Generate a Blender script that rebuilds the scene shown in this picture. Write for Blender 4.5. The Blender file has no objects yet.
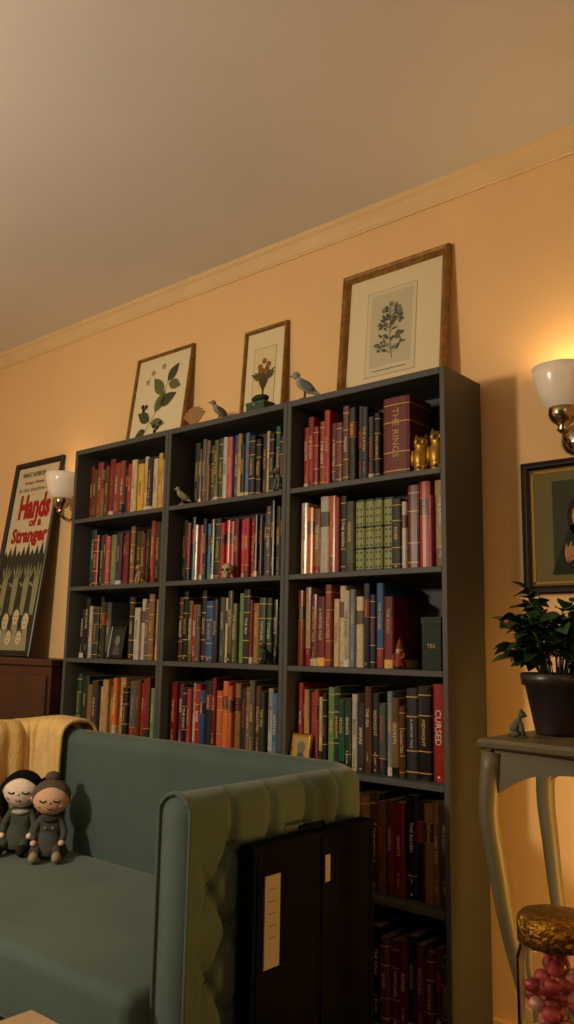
import bpy, bmesh, math, random
import numpy as np
from mathutils import Vector, Matrix
random.seed(7)
C=bpy.context.scene.collection
PI=math.pi
# ---------------------------------------------------------------- helpers
def lin(h):
    if isinstance(h,(tuple,list)): c=[x/255 for x in h[:3]]
    else:
        h=h.lstrip('#'); c=[int(h[i:i+2],16)/255 for i in (0,2,4)]
    return tuple(x/12.92 if x<=.04045 else ((x+.055)/1.055)**2.4 for x in c)
def mat(name,col,rough=.6,metal=0,noise=.0,scale=8,bump=0,bscale=60,sheen=0,attr=False,spec=.5,emit=None,trans=0,alpha=1,coat=0,stint=None):
    m=bpy.data.materials.new(name);m.use_nodes=True;nt=m.node_tree;b=nt.nodes['Principled BSDF']
    b.inputs['Roughness'].default_value=rough;b.inputs['Metallic'].default_value=metal
    b.inputs['Specular IOR Level'].default_value=spec
    if coat:b.inputs['Coat Weight'].default_value=coat;b.inputs['Coat Roughness'].default_value=.15
    tc=nt.nodes.new('ShaderNodeTexCoord')
    if attr:
        a=nt.nodes.new('ShaderNodeAttribute');a.attribute_name='Col';src=a.outputs['Color']
    else:
        a=nt.nodes.new('ShaderNodeRGB');a.outputs[0].default_value=(*lin(col),1);src=a.outputs[0]
    if noise:
        n=nt.nodes.new('ShaderNodeTexNoise');n.inputs['Scale'].default_value=scale;n.inputs['Detail'].default_value=5
        nt.links.new(tc.outputs['Object'],n.inputs['Vector'])
        mr=nt.nodes.new('ShaderNodeMapRange');mr.inputs['From Min'].default_value=.3;mr.inputs['From Max'].default_value=.7
        mr.inputs['To Min'].default_value=1-noise;mr.inputs['To Max'].default_value=1+noise
        nt.links.new(n.outputs['Fac'],mr.inputs['Value'])
        mx=nt.nodes.new('ShaderNodeVectorMath');mx.operation='SCALE'
        nt.links.new(src,mx.inputs[0]);nt.links.new(mr.outputs['Result'],mx.inputs['Scale'])
        nt.links.new(mx.outputs[0],b.inputs['Base Color'])
    else: nt.links.new(src,b.inputs['Base Color'])
    if bump:
        n2=nt.nodes.new('ShaderNodeTexNoise');n2.inputs['Scale'].default_value=bscale;n2.inputs['Detail'].default_value=4
        nt.links.new(tc.outputs['Object'],n2.inputs['Vector'])
        bp=nt.nodes.new('ShaderNodeBump');bp.inputs['Strength'].default_value=bump;bp.inputs['Distance'].default_value=.01
        nt.links.new(n2.outputs['Fac'],bp.inputs['Height']);nt.links.new(bp.outputs[0],b.inputs['Normal'])
    if sheen:
        b.inputs['Sheen Weight'].default_value=sheen;b.inputs['Sheen Roughness'].default_value=.4
        b.inputs['Sheen Tint'].default_value=(*lin(stint or col),1)
    if emit:
        b.inputs['Emission Color'].default_value=(*lin(emit[0]),1);b.inputs['Emission Strength'].default_value=emit[1]
    if trans: b.inputs['Transmission Weight'].default_value=trans
    return m
M={}
M['wall']=mat('plaster_wall','#e0ba84',.85,noise=.03,scale=3,bump=.15,bscale=25,spec=.2)
M['ceil']=mat('ceiling_paint','#dbd7d0',.9,noise=.03,scale=2,bump=.1,bscale=20,spec=.1)
M['trim']=mat('cornice_paint','#dabd8c',.85,noise=.05,scale=5,spec=.15)
M['floor']=mat('wood_floor','#3a261a',.5,noise=.25,scale=6)
M['case']=mat('slate_paint','#434542',.55,noise=.05,scale=12,spec=.35)
M['col']=mat('printed_cloth','#fff',.55,attr=True,noise=.16,scale=60,spec=.4)
M['col2']=mat('glossy_dust_jacket','#fff',.25,attr=True,noise=.14,scale=60,spec=.55)
M['matte']=mat('printed_paper','#fff',.75,attr=True,spec=.2)
M['goldf']=mat('antique_gilt','#8a6530',.42,metal=.6,noise=.35,scale=40,bump=.5,bscale=150)
M['gold']=mat('gold_metal','#a07a2c',.38,metal=.75,noise=.3,scale=30)
M['velvet']=mat('green_velvet','#4a5a54',.8,noise=.12,scale=5,sheen=.75,bump=.1,bscale=300,spec=.12,stint='#9a9f96')
M['black']=mat('black_leather','#030303',.75,noise=.2,scale=20,bump=.2,bscale=200,spec=.06)
M['blackp']=mat('black_lacquer','#14100d',.35,noise=.1)
M['throw']=mat('yellow_wool','#d6b476',.95,noise=.10,scale=20,bump=.5,bscale=120,sheen=.3,spec=.1)
M['wood']=mat('dark_mahogany','#3a1a12',.4,noise=.3,scale=7)
M['console']=mat('sage_paint','#5c563e',.5,noise=.10,scale=10)
M['glassw']=mat('frosted_glass','#d8cdbb',.25,noise=.04,scale=8,coat=.5,emit=('#ffdfae',.10))
M['chrome']=mat('brushed_nickel','#a8967c',.22,metal=1)
M['pot']=mat('brown_ceramic','#2b2321',.35,noise=.15,scale=12)
M['soil']=mat('soil','#17100b',.95,noise=.4,scale=50,bump=1)
M['leaf']=mat('leaf','#31502a',.38,attr=True,noise=.2,scale=25)
M['stone']=mat('painted_resin','#fff',.6,attr=True,noise=.15,scale=60,bump=.2,bscale=150,spec=.3)
M['cloth']=mat('doll_fabric','#fff',.95,attr=True,noise=.10,scale=120,bump=.4,bscale=400,spec=.1)
gl=mat('jar_glass','#ffffff',.03,trans=1.0);gl.node_tree.nodes['Principled BSDF'].inputs['IOR'].default_value=1.2;M['glass']=gl
M['foil']=mat('gold_foil','#8a641c',.32,metal=.9,noise=.4,scale=50,bump=1,bscale=90)
M['pink']=mat('pink_candy','#c8605c',.35,attr=True,noise=.2,scale=30)

class MB:
    def __init__(s): s.v=[];s.f=[];s.c=[];s.m=[];s.sm=[]
    def geom(s,V,F,col=(1,1,1),mi=0,X=None,smooth=False,cols=None):
        o=len(s.v)
        for p in V:
            p=Vector(p)
            if X is not None:p=X@p
            s.v.append(tuple(p))
        for i,f in enumerate(F):
            s.f.append([o+k for k in f]);s.c.append(cols[i] if cols else col);s.m.append(mi);s.sm.append(smooth)
    def box(s,x0,x1,y0,y1,z0,z1,col=(1,1,1),mi=0,X=None):
        V=[(x0,y0,z0),(x1,y0,z0),(x1,y1,z0),(x0,y1,z0),(x0,y0,z1),(x1,y0,z1),(x1,y1,z1),(x0,y1,z1)]
        s.geom(V,[(0,3,2,1),(4,5,6,7),(0,1,5,4),(1,2,6,5),(2,3,7,6),(3,0,4,7)],col,mi,X)
    def lathe(s,prof,n=32,col=(1,1,1),mi=0,X=None,smooth=True):
        V=[];F=[];k=len(prof)
        for i in range(n):
            a=2*PI*i/n
            for r,z in prof:V.append((r*math.cos(a),r*math.sin(a),z))
        for i in range(n):
            j=(i+1)%n
            for q in range(k-1):F.append((i*k+q,j*k+q,j*k+q+1,i*k+q+1))
        s.geom(V,F,col,mi,X,smooth)
    def ball(s,c,r,col=(1,1,1),mi=0,n=16,X=None,R=None):
        if not isinstance(r,(tuple,list)):r=(r,r,r)
        V=[];F=[];h=n//2
        for i in range(h+1):
            t=PI*i/h
            for j in range(n):
                a=2*PI*j/n;p=Vector((r[0]*math.sin(t)*math.cos(a),r[1]*math.sin(t)*math.sin(a),r[2]*math.cos(t)))
                if R is not None:p=R@p
                V.append(p+Vector(c))
        for i in range(h):
            for j in range(n):
                k=(j+1)%n;F.append((i*n+j,(i+1)*n+j,(i+1)*n+k,i*n+k))
        s.geom(V,F,col,mi,X,True)
    def tube(s,pts,rad,n=8,col=(1,1,1),mi=0,X=None,cap=True,sq=None):
        pts=[Vector(p) for p in pts];V=[];F=[]
        if not isinstance(rad,(list,tuple)):rad=[rad]*len(pts)
        for i,p in enumerate(pts):
            t=(pts[min(i+1,len(pts)-1)]-pts[max(i-1,0)]).normalized()
            a=Vector((0,0,1)) if abs(t.z)<.9 else Vector((0,1,0))
            u=t.cross(a).normalized();w=t.cross(u).normalized()
            for j in range(n):
                g=2*PI*j/n;V.append(p+(u*math.cos(g)+w*math.sin(g))*rad[i])
        for i in range(len(pts)-1):
            for j in range(n):
                k=(j+1)%n;F.append((i*n+j,i*n+k,(i+1)*n+k,(i+1)*n+j))
        if cap:
            F.append(tuple(range(n))[::-1]);F.append(tuple((len(pts)-1)*n+j for j in range(n)))
        s.geom(V,F,col,mi,X,True)
    def build(s,name,mats,parent=None,bevel=0,seg=2,sub=0,loc=None,fix=True):
        me=bpy.data.meshes.new(name);me.from_pydata(s.v,[],s.f)
        for m in mats:me.materials.append(M[m])
        me.polygons.foreach_set('material_index',s.m);me.polygons.foreach_set('use_smooth',s.sm)
        at=me.color_attributes.new('Col','FLOAT_COLOR','CORNER')
        arr=np.empty((len(me.loops),4),dtype=np.float32);k=0
        for f,c in zip(s.f,s.c):
            arr[k:k+len(f),:3]=c;arr[k:k+len(f),3]=1;k+=len(f)
        at.data.foreach_set('color',arr.ravel());me.update()
        if fix:
            bm=bmesh.new();bm.from_mesh(me);bmesh.ops.recalc_face_normals(bm,faces=bm.faces);bm.to_mesh(me);bm.free()
        o=bpy.data.objects.new(name,me);C.objects.link(o)
        if loc:o.location=loc
        if parent:o.parent=parent
        if bevel:
            b=o.modifiers.new('b','BEVEL');b.width=bevel;b.segments=seg;b.limit_method='ANGLE';b.angle_limit=math.radians(40)
            b.harden_normals=False
        if sub:
            b=o.modifiers.new('s','SUBSURF');b.levels=sub;b.render_levels=sub
        return o
def empty(name,loc=(0,0,0)):
    e=bpy.data.objects.new(name,None);C.objects.link(e);e.location=loc;e.empty_display_size=.05;return e
def skin(name,verts,edges,rad,m,parent=None,sub=2,X=None,col=(1,1,1)):
    me=bpy.data.meshes.new(name)
    vs=[tuple(X@Vector(v)) if X is not None else v for v in verts]
    me.from_pydata(vs,edges,[]);me.materials.append(M[m])
    o=bpy.data.objects.new(name,me);C.objects.link(o)
    s=o.modifiers.new('k','SKIN')
    for i,r in enumerate(rad):
        r=r if isinstance(r,tuple) else (r,r)
        me.skin_vertices[0].data[i].radius=r
    me.skin_vertices[0].data[0].use_root=True
    s.use_smooth_shade=True
    b=o.modifiers.new('s','SUBSURF');b.levels=sub;b.render_levels=sub
    # bake so the colour attribute exists
    dg=bpy.context.evaluated_depsgraph_get();em=bpy.data.meshes.new_from_object(o.evaluated_get(dg))
    o.modifiers.clear();o.data=em
    if 'Col' in em.color_attributes: em.color_attributes.remove(em.color_attributes['Col'])
    at=em.color_attributes.new('Col','FLOAT_COLOR','CORNER')
    arr=np.ones((len(em.loops),4),dtype=np.float32);arr[:,:3]=col;at.data.foreach_set('color',arr.ravel())
    if not em.materials: em.materials.append(M[m])
    em.polygons.foreach_set('use_smooth',[True]*len(em.polygons))
    if parent:o.parent=parent
    return o
_tc={}
def text_geo(t,bold=0):
    k=(t,bold)
    if k not in _tc:
        c=bpy.data.curves.new('t','FONT');c.body=t;c.size=1;c.resolution_u=2;c.align_x='CENTER';c.align_y='CENTER';c.offset=bold
        o=bpy.data.objects.new('t',c);C.objects.link(o)
        dg=bpy.context.evaluated_depsgraph_get();me=bpy.data.meshes.new_from_object(o.evaluated_get(dg))
        V=np.array([v.co[:] for v in me.vertices]);F=[tuple(p.vertices) for p in me.polygons]
        V[:,:2]-=(V[:,:2].max(0)+V[:,:2].min(0))/2
        _tc[k]=(V,F,float(np.ptp(V[:,0])),float(np.ptp(V[:,1])))
        bpy.data.objects.remove(o);bpy.data.meshes.remove(me);bpy.data.curves.remove(c)
    return _tc[k]
def put_text(mb,t,X,w,h,col,mi=0,bold=0,fit=False):
    """text in local XY plane (centre 0), scaled to fit w x h"""
    V,F,tw,th=text_geo(t,bold)
    if fit: sx,sy=w/tw,h/th
    else: sx=sy=min(w/tw,h/th)
    mb.geom([(v[0]*sx,v[1]*sy,0) for v in V],F,col,mi,X)
# ---------------------------------------------------------------- camera
P=[831.8442,0.7117,0.1626,0.0182,1.2264,-2.3919,1.161]
def rot(yaw,pitch,roll):
    cy,sy=math.cos(yaw),math.sin(yaw);cp,sp=math.cos(pitch),math.sin(pitch)
    f=Vector((-sy*cp,cy*cp,sp));r=Vector((cy,sy,0));u=r.cross(f);cr,sr=math.cos(roll),math.sin(roll)
    return cr*r+sr*u,-sr*r+cr*u,f
r_,u_,f_=rot(*P[1:4])
cd=bpy.data.cameras.new('camera');cam=bpy.data.objects.new('camera',cd);C.objects.link(cam)
cd.sensor_fit='VERTICAL';cd.sensor_height=36;cd.lens=P[0]/1024*36;cd.clip_start=.02
cam.matrix_world=Matrix(((r_.x,u_.x,-f_.x,P[4]),(r_.y,u_.y,-f_.y,P[5]),(r_.z,u_.z,-f_.z,P[6]),(0,0,0,1)))
bpy.context.scene.camera=cam
# ---------------------------------------------------------------- room
ZC=2.79
def slab(name,m,*a):
    b=MB();b.box(*a);return b.build(name,[m])
slab('wall_back','wall',-3.4,2.7,0,.1,0,ZC)
slab('wall_left','wall',-3.5,-3.4,-4.2,.1,0,ZC)
slab('wall_right','wall',2.6,2.7,-4.2,0,0,ZC)
slab('floor','floor',-3.5,2.7,-4.2,.1,-.1,0)
slab('ceiling','ceil',-3.5,2.7,-4.2,.1,ZC,ZC+.1)
b=MB();prof=[(0,2.712),(-.006,2.712),(-.008,2.720),(-.011,2.722),(-.014,2.745),(-.022,2.765),(-.034,2.775),(-.036,2.79),(0,2.79)]
V=[(x,y,z) for x in(-3.4,2.6) for y,z in prof];n=len(prof)
b.geom(V,[(i,(i+1)%n,n+(i+1)%n,n+i) for i in range(n)]+[tuple(range(n)),tuple(range(2*n-1,n-1,-1))]);b.build('trim_1',['trim'])
b=MB();b.box(-3.4,2.6,-.018,0,0,.12);b.build('baseboard_back',['trim'],bevel=.004)
# ---------------------------------------------------------------- bookcases
W=.6277;D=.25;H=2.02;T=.018
SH=[1.706,1.409,1.105,.786,.447,.09]
for i in range(3):
    x0=-W*(3-i)+.0005;x1=x0+W-.001;b=MB()
    b.box(x0,x0+T,-D,-.02,0,H);b.box(x1-T,x1,-D,-.02,0,H)
    b.box(x0+T,x1-T,-D,-.02,H-T-.004,H)
    for z in SH:b.box(x0+T,x1-T,-D+.001,-.028,z-T,z)
    b.box(x0+T,x1-T,-.028,-.02,0,H-T)
    b.box(x0+T,x1-T,-D+.01,-D+.025,0,SH[-1]-T)
    b.build('bookcase',['case'],bevel=.0015,seg=1)
# ---------------------------------------------------------------- books
CN=dict(r='#96221a',dr='#641413',br='#7c331e',m='#521720',cr='#ab2424',b='#4e301b',tb='#745636',t='#9a7c50',c='#b8a47c',w='#a69f8f',
 y='#bb9434',o='#ab4f1c',or_='#be6126',k='#0c0b0b',dk='#161414',g='#203a26',dg='#142419',ol='#464426',gg='#364035',te='#184f49',n='#131931',bl='#244873',sb='#3d6785',
 gr='#4c4a44',dgr='#262626',pu='#3a1f38',pk='#a64a58',st='#6a757a',lg='#5a7a46',cb='#805a2e')
WORDS=['THE NIGHT','STORIES','HORROR','GHOSTS','A WINTER TALE','SHADOWS','THE HOUSE','DARK TALES','THE KING','MOON','LETTERS','THE GARDEN','RIVER','COLLECTED','MIDNIGHT','THE ROAD','WITCHES','BONES','THE RAVEN','SECRETS','EMPIRE','THE SEA']
PAPER=lin('#a8946c')
gold=lin('#cca048')
def mixc(a,b_,t):return tuple(x*(1-t)+y*t for x,y in zip(a,b_))
def book(mb,x,z,w,h,d,y,col,deco,rnd,lean=0,title=None):
    base=lin(CN.get(col,col));lum=sum(base)/3
    txt=rnd.choice([gold,gold,gold,lin('#c9b98e'),lin('#cfc6b4'),lin('#b8483a')]) if lum<.22 else rnd.choice([lin('#2a1a14'),lin('#7a1c18'),lin('#1c2438')])
    if not title:txt=mixc(txt,base,rnd.uniform(.0,.3))
    else:txt=mixc(lin('#d0c4a8'),base,.15) if col=='r' else mixc(gold,base,.45)
    lv=[0,1];cc=[base]
    alt=rnd.choice([lin('#141212'),lin('#b09e78'),gold,tuple(x*.5 for x in base),lin('#7a1c18'),tuple(x*.5 for x in base)])
    g2=mixc(gold,base,.2)
    if deco=='b': lv=[0,.07,.082,.30,.312,.68,.692,.90,.912,1];cc=[base,g2,base,g2,base,g2,base,g2,base]
    elif deco=='l': lv=[0,.60,.604,.80,.804,1];lab=mixc(base,lin('#100e0e'),.8) if lum>.05 else lin('#6a1815');cc=[base,g2,lab,g2,base]
    elif deco=='h': lv=[0,.22,.23,1];cc=[alt,g2,base]
    elif deco=='j': lv=[0,.12,.70,1];cc=[alt,base,tuple(x*.6 for x in base)]
    elif deco=='p': lv=[0,.03,.30,.33,.60,.63,.97,1];q=lin('#7e844c');cc=[base,q,lin('#1c1a14'),q,lin('#1c1a14'),q,base]
    elif deco=='s': lv=[0,.1,.86,1];cc=[mixc(lin('#d8d0c0'),base,.4),base,base]
    pf=[(0,d),(0,.005),(.12*w,.0015),(.35*w,0),(.65*w,0),(.88*w,.0015),(w,.005),(w,d)]
    n=len(pf);V=[];F=[];cl=[]
    for q in lv:
        for px,py in pf:V.append((px,py,q*h))
    for k in range(len(lv)-1):
        for i in range(n):
            j=(i+1)%n;F.append((k*n+i,k*n+j,(k+1)*n+j,(k+1)*n+i));cl.append(cc[k] if i!=n-1 else PAPER)
    X=Matrix.Translation((x,y,z))@Matrix.Rotation(lean,4,'Y')
    K=len(lv)-1
    iw=.0022
    inner=[(iw,d-.003),(iw,.007),(w-iw,.007),(w-iw,d-.003)]
    F.append(tuple(range(n)));cl.append(base)
    F.append(tuple(K*n+i for i in range(n)));cl.append(base)
    mi=0 if rnd.random()<.5 else 1
    # split so that smooth spine rounding catches highlights
    mb.geom(V,F,mi=mi,X=X,cols=cl)
    mb.geom([(a,b_,h+.0004) for a,b_ in inner],[(0,1,2,3)],PAPER,0,X)
    R=Matrix(((0,1,0,0),(0,0,-1,0),(-1,0,0,0),(0,0,0,1)))
    if deco=='p':
        for k in range(9):
            for s in(.30,.70):
                zz=h*(.06+.9*k/9);mb.geom([(w*s-w*.13,-.0006,zz),(w*s,-.0006,zz-h*.022),(w*s+w*.13,-.0006,zz),(w*s,-.0006,zz+h*.022)],[(0,1,2,3)],base,0,X)
        return
    if w>.011:
        t=title or rnd.choice(WORDS)
        zc=h*(rnd.uniform(.52,.66) if deco in('h','j','s','') else .5)
        L=h*(rnd.uniform(.35,.55) if deco in('h','j','s','') else .32)
        if deco=='l':zc=h*.70;L=h*.17
        hh=min(w*.48,.0115)
        if title:zc=h*.55;L=h*.62;hh=w*(.5 if col=='r' else .3)
        put_text(mb,t,X@Matrix.Translation((w/2,-.0006,zc))@R,L,hh,txt,0,bold=.01)
        if deco in('','h','s') and not title:
            put_text(mb,rnd.choice(['M. GREY','A. STONE','J. HALL','E. MOORE','R. VALE']),X@Matrix.Translation((w/2,-.0006,h*.18))@R,h*.18,min(hh,.009)*.85,txt,0)
        if rnd.random()<.3: # small publisher device
            mb.geom([(w/2-w*.14,-.0006,h*.045),(w/2,-.0006,h*.03),(w/2+w*.14,-.0006,h*.045),(w/2,-.0006,h*.062)],[(0,1,2,3)],txt,0,X)
books=empty('books')
YS=-.213
def row(unit,shelf,f0,f1,spec,seed,hs=.24,y=YS,hv=.028):
    rnd=random.Random(seed);x0=-W*(3-unit)+T+.002;wd=W-2*T-.004
    toks=spec.split();items=[]
    for t in toks:
        p=t.split(':');items.append((p[0],float(p[1])*rnd.uniform(.85,1.15) if len(p)>1 and p[1] else rnd.uniform(.7,1.3),p[2] if len(p)>2 else rnd.choice(['','','b','l','h','j','s','','b']),float(p[3]) if len(p)>3 and p[3] else None,p[4].replace('_',' ') if len(p)>4 else None))
    tot=sum(i[1] for i in items);mb=MB();x=x0+wd*f0;sc=wd*(f1-f0)/tot
    for col,ww,de,hh,ti in items:
        w=ww*sc;h=hh if hh else hs+rnd.uniform(-hv,hv)
        book(mb,x+.0004,SH[shelf]+.0008,w-.0008,h,rnd.uniform(.135,.150),y+rnd.uniform(0,.018),col,de,rnd,0,ti);x+=w
    o=mb.build('book_row',['col','col2'],parent=books,fix=False)
YF2=-.196
row(0,0,.04,.97,'dr:.8 b:.8 br:.9 tb:.6 b dr:.8 br br:.8 n:.8 r:.6 c:.8 y:1.2 c:.7 n:.9 c:.7 y:.7 t:.7 dk:.5',1,.235)
row(1,0,.10,.97,'dg b:.8 gr:.8 tb:.8 gg ol:.8 g:.8 w:.8 pk:.9::.25 bl:.9 y:.7 n:.9 sb:.7 dk k:1.1 dgr:.9 c:.6 k:1.1 te:.9 dk gg:.8',2,.24,y=YF2)
row(2,0,.02,.575,'r:1:s r:1.1:j dr:1.1:b br:1:b r:1 m:1:h m:1.1:b b:1.1:b k:1.1:l:.255 dk:1 n:1::.25 dgr:.9 k:.9',3,.238)
row(2,0,.60,.77,'#5c1a12:1:b:.262:THE_RINGS',4)
row(0,1,.05,.97,'te:1:j dr g:.8 m:.8 pk:.7 lg:1.1 pu:1 m:.8 dr:.9 tb:.8 dg b:.9 k:.8 r:.8 dk m:1.1 k:.6',5,.235,y=YF2)
row(1,1,.02,.38,'dg dr:.9 n:1:l w:.8 r:.8 n:.9 sb:.8 g:.8 dgr',6,.235,y=YF2)
row(1,1,.38,.72,'r:.8:l cr:.8:l r:.8:l dr:.9:j cr:.8:s r:.8:h r:.8 dr:.8:l',7,.225,y=-.190,hv=.008)
row(1,1,.72,.98,'k k:.9 n:.8 gr:.9 dk:1 dgr k te:.7',8,.25)
row(2,1,.01,.98,'c:.9:h:.25 or_:.8:l cb:1:j w:1:l o:1:h:.262 br:.6 k:.8:b ol:.9:j g:1:p:.235 g:1:p:.235 g:1:p:.235 g:1:p:.235 dk:.9:b:.225 w:.6:l m:1.3:b:.262 r:1.3:l:.27 pk:.4 t:1.1:h:.27',9,.24)
row(0,2,.03,.40,'dk:1 k w:.7 dgr:1.1 k:.9 dg gr:.8',10,.235)
row(0,2,.62,.97,'dg:1 w:.9 w:.8 gr:.9 tb:1 t:.8 b:.9',11,.235)
row(1,2,.02,.98,'b:.8 dg:.9 tb:.8 br:.8 gr:.8 k:.9 bl:1.2:b n:.9 gg:.9 c:.6 ol:1 ol:.8 lg:.9 dk dr:.6 cb:.9 g:1.1 g:.8 k dg:.9 ol:.8',12,.24,y=YF2)
row(2,2,.01,.66,'br:.9:l t:.8:h m:1:s dr:1.2:j br:1:b c:.9 c:.8:l w:.8:s st:.8 c:1:l n:.9:l n:.8:b bl:1:h dr:1.1:j',13,.245)
row(0,3,.03,.98,'g:1 dg tb:.8 dgr:1 c:.8 t cb:.9 or_:.7 t:.9 dk gr:.9 b r:.8 dr:1.1 lg:.7 k',14,.23)
row(1,3,.02,.98,'dr:1 m:.9 n:1:b r:.7 w:.7:j r:.9 bl:1:l k dr:.8 o:1.1:b or_:1.1:l o:.9 cb:.9 dk tb:.8 gr b:.8 dg:1.1 w:.9 sb:.9 dk',15,.24)
row(2,3,.01,.985,'r:.8 dr:.6 t:.7 r:.7 br:.8 c:.7 k:.5 lg:.9:b g:.8:b te:1:j g:.9:h w:.8 dgr:1:j b:.8 k:1 gg:.9 st:.8 tb:.9 b:.8 k:1.5:b:.262 dk:1.4:b:.27 r:1.6::.278:CURSED m:.7::.275',16,.235)
row(0,4,.02,.98,'dr k tb g dg b m n gr t dr k b g n c m br dk',17,.24)
row(1,4,.02,.98,'k tb g b m n gr br dr t b g n c m br dk dr k',18,.24)
row(2,4,.36,.98,'k:1 c:.5 tb:1.1 b:1 b:1 m dr:.9 dk:1 k cb:.9 tb:.7 b',19,.275,hv=.015)
row(0,5,.02,.98,'dr k tb g dg b m n gr t dr k b g n c m br dk',20,.24)
row(1,5,.02,.98,'k tb g b m n gr br dr t b g n c m br dk dr k',21,.24)
row(2,5,.02,.98,'dr:1 k dr b:1 g m br m:1 dr b k b:1 m dr:.9 dk:1 m b dr b',22,.25)
# ---------------------------------------------------------------- framed pictures
def leafpoly(mb,x,z,ang,L,w,col,y,mi):
    n=7;pts=[]
    for i in range(n+1):
        t=i/n;pts.append((t*L,w*math.sin(PI*t**.8)*.5))
    for i in range(n-1,0,-1):
        t=i/n;pts.append((t*L,-w*math.sin(PI*t**.8)*.5))
    ca,sa=math.cos(ang),math.sin(ang)
    mb.geom([(x+a*ca-b_*sa,y,z+a*sa+b_*ca) for a,b_ in pts],[tuple(range(len(pts)))],col,mi)
    mb.geom([(x+a*ca-b_*sa,y-.0003,z+a*sa+b_*ca) for a,b_ in [(0,-.0007),(L*.95,-.0003),(L*.95,.0003),(0,.0007)]],[(0,1,2,3)],tuple(c*.45 for c in col),mi)
def stem(mb,pts,w,col,y,mi):
    for (x0,z0),(x1,z1) in zip(pts,pts[1:]):
        d=Vector((x1-x0,z1-z0)).normalized();nx,nz=-d.y*w/2,d.x*w/2
        mb.geom([(x0-nx,y,z0-nz),(x0+nx,y,z0+nz),(x1+nx,y,z1+nz),(x1-nx,y,z1-nz)],[(0,1,2,3)],col,mi)
def disc(mb,x,z,r,col,y,mi,sx=1,n=16,a0=0,a1=2*PI):
    mb.geom([(x+r*sx*math.cos(a0+(a1-a0)*i/n),y,z+r*math.sin(a0+(a1-a0)*i/n)) for i in range(n)],[tuple(range(n))],col,mi)
def frame(name,x0,x1,z0,h,yb,yt,fw,fm,art,paper='#d9c9a3',depth=.022):
    """frame leaning: bottom back at yb, top back at yt. local: x,z with y forward negative"""
    w=x1-x0;e=empty(name,(x0,yb,z0));e.rotation_euler=(-math.atan2(yt-yb,h),0,0)
    b=MB()
    pr=[(0,0),(0,-depth*.8),(fw*.2,-depth),(fw*.5,-depth*.85),(fw*.7,-depth*.9),(fw,-depth*.45),(fw,0)]
    V=[];F=[];k=len(pr)
    for cx,cz,sx,sz in [(0,0,1,1),(w,0,-1,1),(w,h,-1,-1),(0,h,1,-1)]:
        for a,y in pr:V.append((cx+sx*a,y,cz+sz*a))
    for c in range(4):
        d=(c+1)%4
        for i in range(k-1):F.append((c*k+i,d*k+i,d*k+i+1,c*k+i+1))
    b.geom(V,F);b.build('moulding',[fm],parent=e,fix=True)
    b=MB();b.box(fw*.8,w-fw*.8,-.006,-.001,fw*.8,h-fw*.8,lin(paper));art(b,w,h,-.0068);b.build('print',['matte'],parent=e,fix=False)
    return e
GL=lin('#62673c');GD=lin('#464c32');BK=lin('#2c2a20')
def art_left(b,w,h,y):
    cx=w*.5
    stem(b,[(cx-.09,.06),(cx-.04,.14),(cx,.2),(cx+.03,.28),(cx+.05,.34)],.003,BK,y,0)
    for (dx,dz,a,L,ww,c) in [(-.05,.13,150,.10,.055,GD),(-.02,.17,60,.11,.06,GL),(.0,.2,20,.12,.06,GD),(.02,.25,130,.12,.06,GL),(.04,.31,50,.10,.055,GD),(.05,.3,-20,.09,.05,GL),(-.04,.12,-10,.1,.05,GL),(-.07,.09,200,.07,.04,GD)]:
        leafpoly(b,cx+dx,dz+.01,math.radians(a),L,ww,c,y-.0006,0)
    for dx,dz in [(-.01,.11),(.015,.10),(.0,.085),(.03,.12),(-.10,.20),(-.085,.215),(-.11,.22)]:disc(b,cx+dx,dz,.011,lin('#33241e'),y-.0012,0)
    for dx,dz in [(-.1,.36),(-.07,.40),(.0,.42)]:
        for k in range(5):leafpoly(b,cx+dx,dz-.02,k*2*PI/5,.018,.012,lin('#b9a57a'),y-.0012,0)
        disc(b,cx+dx,dz-.02,.004,lin('#8a6a3a'),y-.0018,0)
def art_mid(b,w,h,y):
    m=w*.24
    b.box(m,w-m,y+.0002,y+.0006,h*.22,h*.80,lin('#a08858'));b.box(m+.003,w-m-.003,y-.0002,y+.0002,h*.22+.003,h*.80-.003,lin('#d2c193'))
    cx=w/2;y-=.0008
    b.geom([(cx-.016,y,h*.30),(cx+.016,y,h*.30),(cx+.013,y,h*.32),(cx+.005,y,h*.34),(cx+.006,y,h*.38),(cx+.022,y,h*.44),(cx+.026,y,h*.48),(cx-.026,y,h*.48),(cx-.022,y,h*.44),(cx-.006,y,h*.38),(cx-.005,y,h*.34),(cx-.013,y,h*.32)],[tuple(range(12))],lin('#4e3a22'),0)
    for k in range(13):
        a=math.radians(15+k*12.5);leafpoly(b,cx+.01*math.cos(a),h*.48,a,.045+.012*(k%3),.018,GD if k%2 else lin('#6a5a30'),y-.0004-.0001*k,0)
    for dx,dz in [(0,.66),(-.022,.61),(.024,.62),(-.01,.57),(.014,.55)]:disc(b,cx+dx,h*dz,.012,lin('#8a5a28'),y-.002,0)
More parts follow.
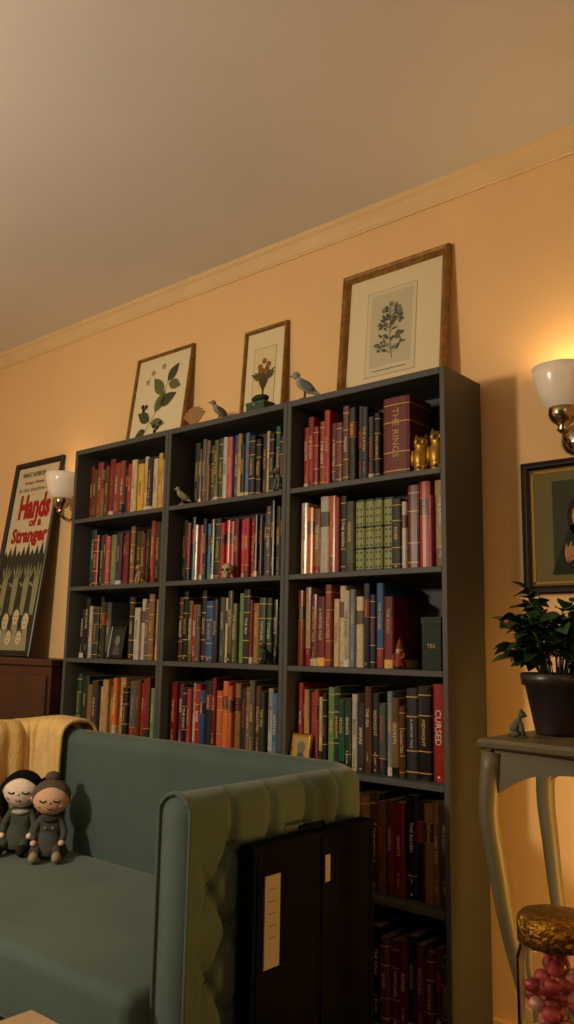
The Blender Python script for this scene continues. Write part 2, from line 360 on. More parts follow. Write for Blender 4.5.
def art_big(b,w,h,y):
    x0,x1,z0,z1=w*.26,w*.70,h*.20,h*.81
    b.box(x0-.006,x1+.006,y,y+.0005,z0-.006,z1+.006,lin('#a8a088'));b.box(x0-.003,x1+.003,y-.0003,y,z0-.003,z1+.003,lin('#cfc4a4'));
    b.box(x0+.012,x1-.012,y-.0006,y-.0003,z0+.03,z1-.012,lin('#bdb496'))
    cx=(x0+x1)/2;y-=.001;S=lin('#5a5c4a');S2=lin('#777862')
    stem(b,[(cx+.01,z0+.05),(cx,z0+.12),(cx-.005,z1-.07)],.003,S,y,0)
    rr=random.Random(5)
    for k in range(60):
        t=rr.uniform(0,1);zz=z0+.08+t*(z1-z0-.15);sd=1 if k%2 else -1;a=math.radians(90-sd*rr.uniform(15,110));
        dx=sd*rr.uniform(0,.05)*(1-t*.4)
        stem(b,[(cx,zz-.01),(cx+dx,zz)],.0015,S,y-.0001,0)
        leafpoly(b,cx+dx,zz,a,rr.uniform(.016,.032),rr.uniform(.008,.014),S if k%3 else S2,y-.0002-.00003*k,0)
    for dx,dz in [(0,.06),(-.03,.08),(.035,.09)]:disc(b,cx+dx,z1-dz,.010,S2,y-.0025,0)
    stem(b,[(x0+.03,z0+.014),(x1-.03,z0+.014)],.003,S,y,0)
frame('gilt_framed_botanical_print',-.557,-.105,H,.525,-.045,-.001,.030,'goldf',art_big,depth=.026)
frame('framed_urn_print',-1.072,-.838,H,.435,-.028,-.001,.016,'goldf',art_mid,depth=.018)
frame('framed_leaf_print',-1.765,-1.385,H,.468,-.060,-.001,.014,'goldf',art_left,depth=.018,paper='#d5c9a6')
def art_poster(b,w,h,y):
    RD=lin('#9a2216');CR=lin('#c3b694');DK=lin('#33342a')
    b.box(.03,w-.03,y+.0002,y+.0006,h*.50,h-.03,CR)
    R=Matrix(((1,0,0,0),(0,0,-1,y-.001),(0,1,0,0),(0,0,0,1)))
    def tx(t,x,z,ww,hh,c,bold=.02,fit=True,a=0):put_text(b,t,Matrix.Translation((x,0,z))@R@Matrix.Rotation(a,4,'Z'),ww,hh,c,0,bold,fit)
    tx('WHAT HORROR',w*.42,h*.93,w*.5,.028,BK);tx('keeps them alive!',w*.55,h*.885,w*.6,.024,RD);tx('in the shadow of...',w*.5,h*.85,w*.7,.022,BK,.0)
    b.box(.03,w-.03,y+.0001,y+.0005,.03,h*.50,DK)
    # ragged dark edge between the two fields
    for k in range(9):
        xx=w*(.10+.095*k);hh=h*(.03+.02*((k*7)%3));b.geom([(xx-.02,y-.0001,h*.499),(xx+.02,y-.0001,h*.499),(xx,y-.0001,h*.50+hh)],[(0,1,2)],DK,0)
    tx('Hands',w*.55,h*.755,w*.66,.135,RD,.05);tx('of a',w*.62,h*.672,w*.26,.05,RD,.05);tx('Stranger',w*.54,h*.595,w*.76,.105,RD,.05)
    for hx in (.20,.43,.66,.86):
        G=lin('#84845f');x=w*hx
        b.geom([(x-.018,y-.0006,h*.20),(x+.018,y-.0006,h*.20),(x+.024,y-.0006,h*.36),(x+.019,y-.0006,h*.39),(x-.020,y-.0006,h*.39),(x-.026,y-.0006,h*.36)],[tuple(range(6))],G,0)
        for k,(a,L) in enumerate([(150,.05),(112,.075),(96,.085),(82,.08),(66,.065)]):
            leafpoly(b,x-.022+.011*k,h*(.38 if k else .34),math.radians(a),L,.014,G,y-.0008-.0001*k,0)
    for k,(fx,fz,s) in enumerate([(.16,.20,.042),(.36,.17,.044),(.57,.19,.042),(.78,.17,.044),(.26,.10,.040),(.48,.09,.040),(.70,.09,.038)]):
        b.geom([(w*fx-s,y-.0010-.0002*k,.03),(w*fx+s,y-.0010-.0002*k,.03),(w*fx+s*.6,y-.0010-.0002*k,h*fz-s*.6),(w*fx-s*.6,y-.0010-.0002*k,h*fz-s*.6)],[(0,1,2,3)],lin('#8f8b70'),0)
        disc(b,w*fx,h*fz+s*.35,s*.86,lin('#4a4636'),y-.0012-.0002*k,0,.85);disc(b,w*fx,h*fz,s*.9,lin('#c0b592'),y-.0014-.0002*k,0,.72)
        for q in(-1,1):disc(b,w*fx+q*.010,h*fz+.004,.004,BK,y-.0032,0)
        disc(b,w*fx,h*fz-s*.42,.004,RD,y-.0032,0,1.8)
CAB=1.095
frame('film_poster',-2.755,-2.325,CAB+.002,1.02,-.125,-.001,.022,'blackp',art_poster,paper='#33342a',depth=.02)
def art_port(b,w,h,y):
    g=lin('#a87e34')
    for a in [(.03,w-.03,.03,.036),(.03,w-.03,h-.036,h-.03),(.03,.036,.03,h-.03),(w-.036,w-.03,.03,h-.03)]:b.box(a[0],a[1],y-.001,y,a[2],a[3],g)
    b.box(.095,w-.095,y-.0015,y-.0001,.055,h-.065,lin('#3c3c2a'))
    y-=.0022;cx=w*.42
    disc(b,cx,h*.56,.075,lin('#2e1c12'),y,0,.8);
    b.geom([(cx-.05,y,h*.5),(cx+.05,y,h*.5),(cx+.10,y,.058),(cx-.11,y,.058)],[(0,1,2,3)],lin('#20281a'),0)
    disc(b,cx-.01,h*.56,.045,lin('#a88058'),y-.0006,0,.78);b.box(cx-.02,cx+.01,y-.0006,y-.0004,h*.38,h*.48,lin('#9a7450'))
    for dx in(-.025,.008):disc(b,cx+dx,h*.57,.004,BK,y-.001,0,1.6)
    disc(b,cx-.01,h*.50,.004,lin('#7a2c22'),y-.001,0,2)
    for k in range(4):leafpoly(b,cx-.06,h*.22,.9+.25*k,.085-.008*k,.014,lin('#a88058'),y-.0008-.0001*k,0)
frame('framed_portrait',.128,.60,1.335,.402,-.0003,-.0003,.024,'blackp',art_port,paper='#6a6038',depth=.02)
# ---------------------------------------------------------------- sconces
def plight(name,loc,e,col,r):
    l=bpy.data.lights.new(name,'POINT');l.energy=e;l.color=col;l.shadow_soft_size=r;o=bpy.data.objects.new(name,l);o.location=loc;C.objects.link(o);return o
def sconce(x,z,pw):
    e=empty('wall_sconce',(x,0,z))
    b=MB();X=Matrix.Translation((0,-.10,0))
    b.lathe([(.034,0),(.05,.012),(.068,.045),(.079,.09),(.084,.125),(.081,.125),(.075,.09),(.063,.045),(.045,.016),(.0,.01)],40,mi=0,X=X);b.build('glass_shade',['glassw'],parent=e)
    b=MB();b.lathe([(.0,-.075),(.012,-.07),(.02,-.06),(.014,-.05),(.034,-.035),(.042,-.015),(.040,.004),(.034,.012),(0,.012)],32,X=X)
    b.tube([(0,-.10,-.05),(0,-.085,-.085),(0,-.05,-.10),(0,-.015,-.085)],.009,12)
    b.lathe([(0,.018),(.03,.016),(.045,.008),(.05,0),(0,0)],32,X=Matrix.Translation((0,0,-.07))@Matrix.Rotation(PI/2,4,'X'));b.build('bracket',['chrome'],parent=e)
    l=plight('bulb_light',(0,-.10,.080),pw,(1,.68,.34),.04);l.parent=e
sconce(.303,1.862,2.2);sconce(-2.195,1.855,.5)
# ---------------------------------------------------------------- cabinet (left)
b=MB();b.box(-3.1,-1.96,-.26,-.02,CAB-.03,CAB);b.box(-3.08,-1.975,-.245,-.02,.06,CAB-.03)
for k in range(2):b.box(-3.05+k*.54,-2.54+k*.54,-.256,-.245,.12,CAB-.07)
for k in range(2):
    b.ball((-2.56+k*.06,-.262,.6),.012)
for x in(-3.06,-2.02):b.box(x,x+.04,-.24,-.20,0,.06);b.box(x,x+.04,-.07,-.03,0,.06)
b.build('wooden_cabinet',['wood'],bevel=.006)
# ---------------------------------------------------------------- sofa
RIM=.85;YF=-1.135;TH=.10
def upath(xl,xr,yb,yf,R,ns=110):
    pts=[]
    L1=abs(yf-yb)-R
    for i in range(ns):pts.append((xl,yf+(L1)*i/(ns-1)))
    for i in range(1,24):
        a=PI-PI/2*i/24;pts.append((xl+R+R*math.cos(a),yb-R+R*math.sin(a)))
    nb=2*ns
    for i in range(nb):pts.append((xl+R+(xr-xl-2*R)*i/(nb-1),yb))
    for i in range(1,24):
        a=PI/2-PI/2*i/24;pts.append((xr-R+R*math.cos(a),yb-R+R*math.sin(a)))
    for i in range(ns):pts.append((xr,yb-R-(L1)*i/(ns-1)))
    return pts
def sect(t,z0,z1,rt,nz=34):
    q=[]
    for i in range(nz):q.append((-t/2,z0+(z1-rt-z0)*i/(nz-1),'i'))
    for i in range(1,8):
        a=PI-PI/2*i/8;q.append((-t/2+rt+rt*math.cos(a),z1-rt+rt*math.sin(a),'t'))
    q.append((0,z1+.003,'t'))
    for i in range(1,8):
        a=PI/2-PI/2*i/8;q.append((t/2-rt+rt*math.cos(a),z1-rt+rt*math.sin(a),'t'))
    for i in range(nz):q.append((t/2,z1-rt-(z1-rt-z0)*i/(nz-1),'o'))
    return q
def sweep(mb,path,sec,disp=None,i0=0,i1=None,closed=True):
    path=path[i0:i1];V=[];F=[];n=len(sec);u=0
    for i,p in enumerate(path):
        a=path[max(i-1,0)];c=path[min(i+1,len(path)-1)]
        t=Vector((c[0]-a[0],c[1]-a[1])).normalized();nrm=Vector((-t.y,t.x))
        if i:u+=math.hypot(p[0]-path[i-1][0],p[1]-path[i-1][1])
        for s,z,k in sec:
            d,dz=disp(u,s,z,k) if disp else (0,0)
            V.append((p[0]+nrm.x*(s+d),p[1]+nrm.y*(s+d),z+dz))
    for i in range(len(path)-1):
        for j in range(n-1 if not closed else n):
            k=(j+1)%n;F.append((i*n+j,(i+1)*n+j,(i+1)*n+k,i*n+k))
    if closed:F.append(tuple(range(n)));F.append(tuple((len(path)-1)*n+j for j in range(n)))
    mb.geom(V,F,smooth=True)
path=upath(-1.70,-.155,-.475,YF,.115)
TOTL=sum(math.dist(path[i],path[i+1]) for i in range(len(path)-1))
SU,SV=.13,.18;ZB=.11
def tuft(u,s,z,k):
    uu=TOTL-u
    edge=min(1,max(0,uu-.02)/.05)*min(1,max(0,u-.02)/.05)
    d=uu/SU-round(uu/SU);fold=math.exp(-(d/.10)**2)*edge
    if k=='o':
        zz=RIM-ZB-z
        if zz<0:
            return (-.014*fold-.012*math.exp(-(zz/.02)**2)*math.exp(-(d/.16)**2)*edge,0)
        a=uu/SU+zz/SV;c=uu/SU-zz/SV
        da=a-round(a);dc=c-round(c)
        cr=max(math.exp(-(da/.10)**2),math.exp(-(dc/.10)**2));bt=math.exp(-(da/.18)**2-(dc/.18)**2)
        return ((-.016*cr-.018*bt)*edge,0)
    if k=='t' and s>0:
        q=min(1,s/(TH/2));return (-.014*fold*q*q,-.006*fold*q)
    return (0,0)
sofa=empty('velvet_sofa')
b=MB();sweep(b,path,sect(TH,.10,RIM,.045,90),tuft);
b.build('back_and_arms',['velvet'],parent=sofa)
b=MB()
for x in(-.155,-1.70):
    q=[(x+s,YF-.002,z) for s,z,k in sect(TH-.002,.12,RIM-.001,.045,6)];b.tube(q,.005,8)
for row_ in range(6):
    zb=RIM-ZB-row_*SV/2
    for k in range(6):
        uu=(k+(.5 if row_%2 else 0))*SU
        if .06<uu<.55:b.ball((-.155+TH/2-.028,YF+uu,zb),(.008,.011,.011),n=14)
b.build('piping_and_buttons',['velvet'],parent=sofa)
b=MB();b.box(-1.64,-.215,-1.13,-.535,.12,.27);b.build('seat_base',['velvet'],parent=sofa,bevel=.01)
b=MB()
b.box(-1.646,-.209,-1.20,-.528,.272,.45);o=b.build('seat_cushion',['velvet'],parent=sofa,bevel=.035,seg=6)
for p in o.data.polygons:p.use_smooth=True
b=MB()
for x in(-1.66,-.2):
    for y in(-1.08,-.5):b.lathe([(.0,0),(.014,0),(.024,.10),(.024,.12),(0,.12)],16,X=Matrix.Translation((x,y,0)))
b.build('feet',['wood'],parent=sofa)
b=MB()
def wr(u,s,z,k):
    w=.007*math.sin(u*38+z*9)+.005*math.sin(u*91+1)
    return (w*(1 if s>0 else -1),.010*math.sin(u*13)+(.025*math.sin(u*17) if z<.66 else 0))
sec=sect(TH+.040,.53,RIM+.026,.05,18)
sweep(b,path,sec,wr,36,110+23+28,closed=False)
o=b.build('throw_blanket',['throw'],parent=sofa,fix=False);sm=o.modifiers.new('s','SOLIDIFY');sm.thickness=.012;sm.offset=0
# ---------------------------------------------------------------- dolls
def doll(name,x,y,z,ang,skinc,hair,body,legs,style,sc=1.0):
    e=empty(name,(x,y,z));e.rotation_euler=(0,0,ang);e.scale=(sc,sc,sc)
    v=[(0,0,.035),(0,.003,.075),(0,.006,.115),(0,.006,.14),
       (-.032,.0,.115),(-.05,-.015,.08),(-.045,-.045,.052),(.032,.0,.115),(.05,-.015,.08),(.045,-.045,.05),
       (-.022,-.01,.026),(-.032,-.055,.030),(-.036,-.10,.016),(.022,-.01,.026),(.03,-.055,.032),(.036,-.10,.016)]
    ed=[(0,1),(1,2),(2,3),(2,4),(4,5),(5,6),(2,7),(7,8),(8,9),(0,10),(10,11),(11,12),(0,13),(13,14),(14,15)]
    rd=[.034,.032,.024,.014,.015,.012,.011,.015,.012,.011,.02,.016,.015,.02,.016,.015]
    skin('cloth_body',v,ed,rd,'cloth',parent=e,sub=2,col=lin(body))
    b=MB()
    for s in(-1,1):
        b.ball((s*.036,-.108,.018),(.016,.022,.018),lin(legs));b.ball((s*.0445,-.052,.050),(.011,.013,.010),lin(skinc))
    b.lathe([(.030,.08),(.040,.06),(.056,.035),(.064,.014),(.060,.012),(.0,.02)],28,lin(body),X=Matrix.Translation((0,-.012,0)))
    b.lathe([(.012,.125),(.030,.122),(.033,.116),(.026,.110)],24,lin('#b8ac98' if style=='girl' else '#3c3a36'))
    RX,RY,RZ=.062,.056,.056
    hc=(0,0,.185);b.ball(hc,(RX,RY,RZ),lin(skinc),n=28)
    sy=lambda xx,zz:-math.sqrt(max(.01,1-(xx/RX)**2-((zz-.185)/RZ)**2))*RY
    b.ball((0,sy(0,.178),.178),(.005,.004,.004),tuple(c*.85 for c in lin(skinc)),n=10)
    for s in(-1,1):
        b.ball((s*.060,0,.182),(.008,.01,.012),lin(skinc),n=10)
        pts=[(s*.023+.010*math.cos(a),.185-.006*math.sin(a)) for a in [PI*i/8 for i in range(9)]]
        b.tube([(p[0],sy(*p)-.001,p[1]) for p in pts],.0022,6,lin('#1a1210'));
        cx,cz=s*.034,.166
        b.ball((cx,sy(cx,cz)+.0025,cz),(.009,.004,.007),lin('#d89c84'),n=12)
    pts=[]
    for i in range(7):
        xx=-.008+.016*i/6;zz=.159-.004*math.sin(PI*i/6);pts.append((xx,sy(xx,zz)-.001,zz))
    b.tube(pts,.0015,6,lin('#7a2a24'))
    hl=lin(hair)
    V=[];F=[];n=28;hh=12
    for i in range(hh+1):
        t=PI*.5*1.25*i/hh
        for j in range(n):
            a=2*PI*j/n;fr=max(0,-math.sin(a))
            tt=t*(1-.58*fr**1.1);wv=1+.02*math.sin(a*14)
            V.append(((RX+.003)*wv*math.sin(tt)*math.cos(a),(RY+.004)*wv*math.sin(tt)*math.sin(a)+.003,.187+.059*math.cos(tt)))
    for i in range(hh):
        for j in range(n):F.append((i*n+j,(i+1)*n+j,(i+1)*n+(j+1)%n,i*n+(j+1)%n))
    b.geom(V,F,hl,smooth=True)
    if style=='girl':
        for s in(-1,1):
            for k in range(5):
                yy=.004+.010*k;b.tube([(s*.052,yy,.215),(s*.066,yy,.19),(s*.072,yy-.002,.155),(s*.064,yy-.004,.115),(s*.052,yy-.006,.085)],[.008,.011,.012,.011,.004],8,hl)
        for k in range(5):b.tube([(-.03+.015*k,.045,.21),(-.035+.0175*k,.058,.17),(-.03+.015*k,.05,.10)],[.012,.014,.005],8,hl)
    else:
        b.ball((0,.012,.250),(.026,.024,.020),hl,n=18)
        for s in(-1,1):b.ball((s*.012,-.032,.094),.004,lin('#b09a60'),n=10)
    b.build('head_and_clothes',['cloth'],parent=e)
doll('rag_doll',-1.475,-.665,.452,math.radians(42),'#f0d8c2','#15100f','#4a4f45','#2a2624','girl',1.08)
doll('rag_doll',-1.32,-.65,.452,math.radians(50),'#dab292','#5c5044','#4a4a46','#9a8a76','boy',1.02)
# ---------------------------------------------------------------- console table
TZ=.965
tab=empty('console_table')
b=MB()
tx0,tx1,ty0,ty1=.28,1.08,-.60,-.26
def topshape(z,e=0):
    p=[];n=40
    for i in range(n+1):
        t=i/n;x=tx0-e+(tx1-tx0+2*e)*t;p.append((x,ty0-e+.014*math.cos(2*PI*t*1)-.014,z))
    p+= [(tx1+e,ty1,z),(tx0-e,ty1,z)]
    return p
lv=[(TZ-.024,-.006),(TZ-.018,.004),(TZ-.008,.006),(TZ,0)]
V=[];N=43
for z,e in lv:V+=topshape(z,e)
F=[]
for k in range(3):
    for i in range(N):
        j=(i+1)%N;F.append((k*N+i,k*N+j,(k+1)*N+j,(k+1)*N+i))
F.append(tuple(range(N)));F.append(tuple(3*N+i for i in range(N)))
b.geom(V,F);b.build('top',['console'],parent=tab)
b=MB()
def apron(p0,p1,th,drop=.060,n=48):
    p0=Vector(p0);p1=Vector(p1);d=(p1-p0);L=d.length;d.normalize();nr=Vector((-d.y,d.x,0))*th
    V=[]
    for i in range(n+1):
        t=i/n;q=p0+d*L*t
        e=min(t,1-t)*2
        z=TZ-.024-drop-.04*(1-min(1,e*3.5))**2+.020*(.5-.5*math.cos(2*PI*t*2))-(.02*math.exp(-((t-.5)/.09)**2))
        for o in(0,1):
            r=q+nr*o;V.append((r.x,r.y,z));V.append((r.x,r.y,TZ-.024))
    F=[]
    for i in range(n):
        a=i*4;c=a+4;F+=[(a,c,c+1,a+1),(a+2,a+3,c+3,c+2),(a,a+2,c+2,c)]
    b.geom(V,F)
apron((tx0+.03,ty0+.012,0),(tx1-.03,ty0+.012,0),.018);apron((tx0+.012,ty1-.03,0),(tx0+.012,ty0+.03,0),.018,n=30);apron((tx1-.012,ty0+.03,0),(tx1-.012,ty1-.03,0),.018,n=30);apron((tx1-.03,ty1-.012,0),(tx0+.03,ty1-.012,0),.018)
b.build('apron',['console'],parent=tab)
b=MB()
for sx,x in((1,tx0+.022),(-1,tx1-.022)):
    for sy,y in((1,ty0+.022),(-1,ty1-.022)):
        pts=[];rad=[]
        for i in range(25):
            t=i/24;z=(TZ-.03)*(1-t)
            off=-.012*math.exp(-((t-.14)/.10)**2)+.062*math.exp(-((t-.68)/.26)**2)-.02*max(0,(t-.92)/.08)
            pts.append((x+sx*off,y+sy*off*.6,z));rad.append(.026-.014*min(1,t/.7)+(.012*max(0,(t-.93)/.07)))
        b.tube(pts,rad,10)
b.build('legs',['console'],parent=tab)
# ---------------------------------------------------------------- potted plant
px,py=.375,-.37
plant=empty('potted_plant',(px,py,TZ+.001))
b=MB();b.lathe([(0,.0),(.056,.0),(.058,.006),(.080,.115),(.088,.118),(.091,.145),(.085,.147),(.080,.125),(.0,.122)],48,mi=0);b.build('pot',['pot'],parent=plant)
b=MB();b.lathe([(.0,.130),(.04,.131),(.081,.124),(.0,.121)],32);b.build('soil',['soil'],parent=plant)
b=MB();rr=random.Random(11)
def leaf3(mb,p,d,L,w,col,roll=0):
    d=d.normalized();up=Vector((0,0,1));s=d.cross(up)
    if s.length<.05:s=Vector((1,0,0))
    s.normalize();nrm=s.cross(d).normalized()
    s2=s*math.cos(roll)+nrm*math.sin(roll);n2=nrm*math.cos(roll)-s*math.sin(roll)
    V=[];F=[];n=6
    for i in range(n+1):
        t=i/n;wd=w*.5*math.sin(PI*min(1,t**.75))if 0<t<1 else 0
        q=p+d*L*t-Vector((0,0,1))*L*.28*t*t
        V+= [q-s2*wd+n2*wd*.35,q,q+s2*wd+n2*wd*.35]
    for i in range(n):
        a=i*3;c=a+3;F+=[(a,a+1,c+1,c),(a+1,a+2,c+2,c+1)]
    mb.geom(V,F,col,0,smooth=True)
for k in range(52):
    a=rr.uniform(0,2*PI);sp=.130*math.sqrt(rr.uniform(0,1));ht=rr.uniform(.08,.22)*(1.15-sp*3.0)
    if k%4==0:ht=rr.uniform(-.0,.05)+.01;sp=max(sp,.10)
    base=Vector((.03*math.cos(a),.03*math.sin(a),.125));tip=Vector((sp*math.cos(a),sp*math.sin(a),.155+ht))
    mid=(base+tip)/2+Vector((0,0,.03));pts=[base,mid,tip]
    b.tube(pts,[.0028,.0022,.0015],6,lin('#4c5a30'))
    for i in range(9):
        t=.35+.65*i/8;q=base.lerp(mid,t*2) if t<.5 else mid.lerp(tip,t*2-1)
        aa=a+rr.choice([-1,1])*rr.uniform(.3,1.9) if i<8 else a
        g=rr.choice(['#22391b','#2a4524','#1b3218','#35522b'])
        leaf3(b,q,Vector((math.cos(aa),math.sin(aa),rr.uniform(-.2,.9))),rr.uniform(.036,.058),rr.uniform(.028,.042),lin(g),rr.uniform(-.6,.6))
b.build('foliage',['leaf'],parent=plant,fix=False)
# ---------------------------------------------------------------- figurines
def cat(name,x,y,z,s,ang,col):
    e=empty(name,(x,y,z));e.rotation_euler=(0,0,ang);e.scale=(s,s,s)
    skin('body',[(0,.012,.012),(0,.008,.03),(0,-.004,.045),(0,-.01,.056)],[(0,1),(1,2),(2,3)],[(.015,.017),.014,.010,.008],'stone',e,2,col=lin(col))
    b=MB();c=lin(col);b.ball((0,-.014,.064),(.011,.011,.010),c);b.ball((0,-.024,.061),(.005,.005,.004),c,n=10)
    for k in(-1,1):
        b.lathe([(.0045,0),(.003,.006),(0,.011)],10,c,X=Matrix.Translation((k*.006,-.012,.070)))
        b.tube([(k*.006,-.010,.04),(k*.007,-.015,.02),(k*.007,-.018,.003)],[.006,.004,.005],8,c);b.ball((k*.012,.004,.010),(.007,.014,.009),c,n=12);b.ball((k*.007,-.021,.003),(.005,.007,.003),c,n=10)
    b.tube([(0,.024,.006),(.012,.022,.005),(.022,.012,.005),(.022,.0,.005)],[.005,.004,.004,.002],8,c)
    b.build('head_and_limbs',['stone'],parent=e)
cat('cat_figurine',.335,-.52,TZ+.001,.82,math.radians(100),'#4e564a')
def bird(name,x,y,z,s,ang,col,dark):
    e=empty(name,(x,y,z));e.rotation_euler=(0,0,ang);e.scale=(s,s,s) # faces -x
    skin('body',[(0,0,.045),(-.016,0,.060),(-.024,0,.074),(.022,0,.032),(.045,0,.016)],[(0,1),(1,2),(0,3),(3,4)],[(.016,.017),.014,.010,.010,(.006,.003)],'stone',e,2,col=lin(col))
    b=MB();c=lin(col);b.ball((-.027,0,.080),(.012,.011,.011),c)
    b.lathe([(.004,0),(.002,.007),(0,.013)],8,lin(dark),X=Matrix.Translation((-.037,0,.079))@Matrix.Rotation(-PI/2,4,'Y'))
    for k in(-1,1):
        b.ball((.008,k*.014,.045),(.026,.005,.012),lin(dark),n=14,R=Matrix.Rotation(.65,3,'Y'));b.ball((-.032,k*.009,.083),.002,(.01,.01,.01),n=8)
        b.tube([(0,k*.006,.032),(-.002,k*.006,.008)],.0018,6,lin(dark))
    b.lathe([(0,0),(.018,0),(.020,.004),(.014,.010),(0,.011)],20,lin('#7a7060'));b.build('head_wings_base',['stone'],parent=e)
bird('bird_figurine',-.585,-.205,H+.001,1.25,math.radians(25),'#8d8d86','#5a5a56')
bird('bird_figurine',-1.02,-.20,H+.001,.95,math.radians(60),'#8a8072','#54483a')
b=MB();c=lin('#9c7a4a');V=[(0,0,0)];n=14
for i in range(n+1):
    a=math.radians(35+110*i/n);r=.10+(.006 if i%2 else 0);V.append((r*math.cos(a),.006*(1 if i%2 else -1),r*math.sin(a)))
F=[(0,i+1,i+2) for i in range(n)];b.geom(V,F,c);b.box(-.02,.02,-.015,.015,-.004,.006,lin('#6a4a26'));o=b.build('scallop_shell_ornament',['stone'],loc=(-1.17,-.19,H+.005));m_=o.modifiers.new('s','SOLIDIFY');m_.thickness=.004;o.scale=(.75,.75,.85)
b=MB();b.box(-.045,.045,-.03,.03,0,.032,lin('#2c4434'));b.box(-.047,.047,-.032,.032,.024,.036,lin('#35513c'));b.ball((0,-.033,.022),.004,gold,n=10);b.build('green_trinket_box',['stone'],loc=(-.80,-.205,H+.001),bevel=.003)
b=MB()
for i,(q,r) in enumerate([((0,0,.016),(.034,.026,.015)),((.012,.004,.019),(.022,.02,.012)),((-.014,-.003,.014),(.022,.02,.012))]):b.ball(q,r,lin('#20201e'),n=18)
b.build('polished_stone',['stone'],loc=(-.80,-.205,H+.038))
def owl(name,x,y,z,s,col,ang=0,m='gold'):
    e=empty(name,(x,y,z));e.scale=(s,s,s);e.rotation_euler=(0,0,ang)
    b=MB();c=lin(col)
    b.lathe([(0,0),(.022,0),(.024,.005),(.020,.009),(.024,.020),(.027,.038),(.024,.055),(.018,.066),(.021,.076),(.022,.088),(.016,.098),(0,.101)],28,c)
    for k in(-1,1):
        b.lathe([(.007,0),(.004,.009),(0,.016)],8,c,X=Matrix.Translation((k*.013,-.004,.092)))
        b.lathe([(0,.002),(.006,.003),(.009,0)],16,c,X=Matrix.Translation((k*.009,-.0195,.083))@Matrix.Rotation(PI/2,4,'X'))
        b.ball((k*.009,-.022,.083),.0035,(.02,.015,.01),n=10,mi=1)
        b.ball((k*.024,.002,.040),(.007,.014,.025),c,n=14);b.ball((k*.008,-.022,.010),(.006,.007,.005),c,n=10)
    b.lathe([(.004,0),(0,.009)],8,c,X=Matrix.Translation((0,-.021,.077))@Matrix.Rotation(PI*.75,4,'X'))
    b.build('figure',[m,'stone'],parent=e)
owl('owl_bookend',-.108,-.208,SH[0]+.001,1.12,'#c79a3a',.5);owl('owl_bookend',-.054,-.198,SH[0]+.001,1.25,'#c79a3a',.5)
def skull(name,x,y,z,s,ang,col):
    e=empty(name,(x,y,z));e.scale=(s,s,s);e.rotation_euler=(0,0,ang)
    b=MB();c=lin(col);b.ball((0,.004,.040),(.023,.028,.024),c,n=20);b.ball((0,-.014,.022),(.015,.013,.014),c,n=16);b.box(-.010,.010,-.024,-.004,.004,.014,c)
    for k in(-1,1):
        b.ball((k*.009,-.0215,.034),(.0065,.004,.0065),(.02,.012,.008),n=12);b.ball((k*.019,-.008,.026),(.005,.009,.005),c,n=10)
    b.ball((0,-.026,.024),(.003,.003,.004),(.02,.012,.008),n=8)
    for k in range(5):b.box(-.0095+.004*k,-.0062+.004*k,-.0255,-.023,.009,.0155,tuple(v*1.1 for v in c))
    b.lathe([(0,0),(.012,0),(.012,.008),(0,.008)],16,c)
    b.build('skull',['stone'],parent=e,fix=True)
bird('bird_figurine',-1.190,-.220,SH[0]+.001,.85,.4,'#8a8468','#6a6448')
cat('cat_figurine',-.680,-.228,SH[0]+.001,1.1,.2,'#5c6658')
cat('cat_figurine',-1.42,-.228,SH[1]+.001,.95,.2,'#a08660')
skull('skull_ornament',-.93,-.222,SH[1]+.001,.9,.3,'#a89c76')
cat('cat_figurine',-.72,-.228,SH[2]+.001,.95,-.2,'#1c1c1a')
e=empty('red_gnome_figurine',(-.190,-.21,SH[2]+.002));b=MB();R_=lin('#7c2a1a')
b.lathe([(0,0),(.020,0),(.021,.006),(.017,.03),(.012,.048),(0,.05)],20,R_);b.ball((0,0,.056),(.012,.012,.012),lin('#a87c44'));b.lathe([(.013,.060),(.008,.075),(.0,.095)],16,R_)
for k in(-1,1):b.tube([(k*.012,0,.044),(k*.021,-.008,.034),(k*.012,-.017,.03)],[.005,.004,.004],8,lin('#96502a'));b.ball((k*.009,-.012,.005),(.007,.011,.005),lin('#2c1a10'),n=10)
b.ball((0,-.009,.050),(.008,.006,.010),lin('#a89c80'),n=12);b.build('figure',['stone'],parent=e)
b=MB();b.box(-.032,.032,-.025,.025,0,.135,lin('#0e1f15'));b.box(-.034,.034,-.027,.027,.135,.155,lin('#13261a'))
R=Matrix(((1,0,0,0),(0,0,-1,-.0258),(0,1,0,.07),(0,0,0,1)));put_text(b,'TEA',R,.03,.02,mixc(gold,(.01,.02,.01),.2),0)
b.build('tea_tin',['stone'],loc=(-.070,-.20,SH[2]+.001),bevel=.004)
def art_s(b,w,h,y):disc(b,w/2,h*.55,.02,lin('#6a6a58'),y,0,.8);b.geom([(w*.25,y,.015),(w*.75,y,.015),(w*.62,y,h*.4),(w*.38,y,h*.4)],[(0,1,2,3)],lin('#4a4a40'),0)
frame('small_photo_frame',-1.625,-1.53,SH[2]+.0015,.135,-.205,-.185,.012,'blackp',art_s,paper='#2a2c28',depth=.012)
frame('gilt_photo_frame',-.600,-.520,SH[3]+.0015,.10,-.232,-.216,.010,'gold',art_s,paper='#a08a50',depth=.010)
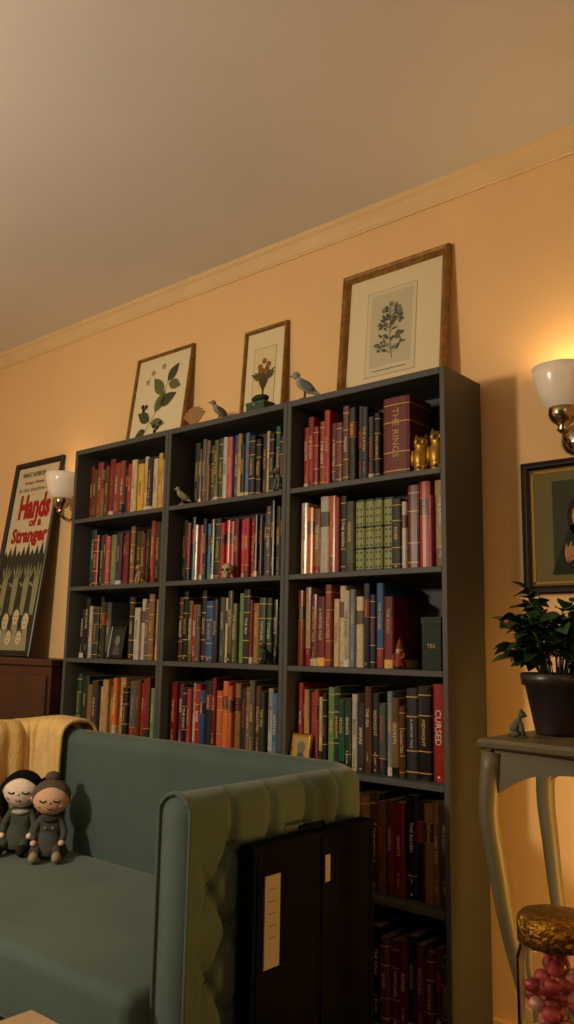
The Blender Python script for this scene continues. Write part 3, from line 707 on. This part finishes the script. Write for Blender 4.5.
# ---------------------------------------------------------------- black case beside the sofa
def case(name,y0,y1,z1,x0,th,labs):
    e=empty(name);b=MB();b.box(x0,x0+th,y0,y1,.002,z1)
    ym=y0+.24
    b.box(x0+th,x0+th+.004,ym-.006,ym+.006,.02,z1-.01)
    b.box(x0+th,x0+th+.003,y0+.012,y0+.018,.02,z1-.02);b.box(x0+th,x0+th+.003,y1-.018,y1-.012,.02,z1-.02)
    yc=(y0+y1)/2;b.tube([(x0+th/2,yc-.05,z1-.002),(x0+th/2,yc-.045,z1+.014),(x0+th/2,yc+.045,z1+.014),(x0+th/2,yc+.05,z1-.002)],.005,8)
    b.build('shell',['black'],parent=e,bevel=.006)
    b=MB()
    for (a,c,za,zb) in labs:
        b.box(x0+th,x0+th+.0035,a,c,za,zb,lin('#8a867c'))
        for k in range(int((zb-za)/.035)):b.box(x0+th+.0035,x0+th+.0038,a+.012,c-.012,zb-.03-.025*k,zb-.028-.025*k,lin('#5a5852'))
    b.build('paper_label',['matte'],parent=e)
case('black_portfolio_case',-1.0,-.55,.735,-.095,.045,[(-.965,-.915,.48,.67),(-.765,-.735,.62,.68)])
# ---------------------------------------------------------------- coffee table corner & side table with jar
b=MB();b.box(-.305,.25,-1.95,-1.36,.425,.45)
for x in(-.28,.19):
    for y in(-1.93,-1.42):b.box(x,x+.035,y,y+.035,0,.425)
M['pale']=mat('pale_oak','#a58d6c',.5,noise=.12,scale=8);b.build('coffee_table',['pale'],bevel=.004)
b=MB();b.lathe([(0,.6),(.12,.6),(.124,.594),(.12,.585),(.03,.58),(.018,.55),(.016,.1),(.03,.06),(.10,.02),(.11,.0),(0,0)],48,X=Matrix.Translation((.72,-1.2,0)));b.build('pedestal_side_table',['wood'])
jar=empty('candy_jar',(.708,-1.2,.602))
b=MB();b.lathe([(0,0),(.048,0),(.053,.006),(.054,.02),(.054,.14),(.048,.158),(.044,.165),(.041,.165),(.045,.156),(.051,.138),(.051,.02),(.048,.008),(0,.006)],48);b.build('glass_body',['glass'],parent=jar)
b=MB();b.lathe([(.048,.160),(.052,.162),(.052,.192),(.047,.198),(.02,.200),(0,.200)],48);b.build('foil_lid',['foil'],parent=jar)
b=MB();rr=random.Random(3)
for k in range(46):
    a=rr.uniform(0,2*PI);rad=rr.uniform(0,.036);z=.018+.115*k/46;b.ball((rad*math.cos(a),rad*math.sin(a),z),(.013,.012,.010),lin(rr.choice(['#a03c3a','#b86a5c','#8a2626','#c08a78'])),n=12)
b.build('sweets',['pink'],parent=jar)
# ---------------------------------------------------------------- lights
plight('fill_light',(-1.3,-3.0,1.85),150,(1,.82,.60),.12)
plight('fill_light',(1.0,-.40,.66),22,(1,.52,.10),.08)
plight('fill_light',(2.0,-2.4,2.2),9,(1,.76,.50),.25)  # added weak fill from the right; no real lamp stands here
w=bpy.data.worlds.new('world');bpy.context.scene.world=w;w.use_nodes=True;bg=w.node_tree.nodes['Background'];bg.inputs[0].default_value=(1,.84,.68,1);bg.inputs[1].default_value=.04
vs=bpy.context.scene.view_settings
vs.view_transform='Standard'
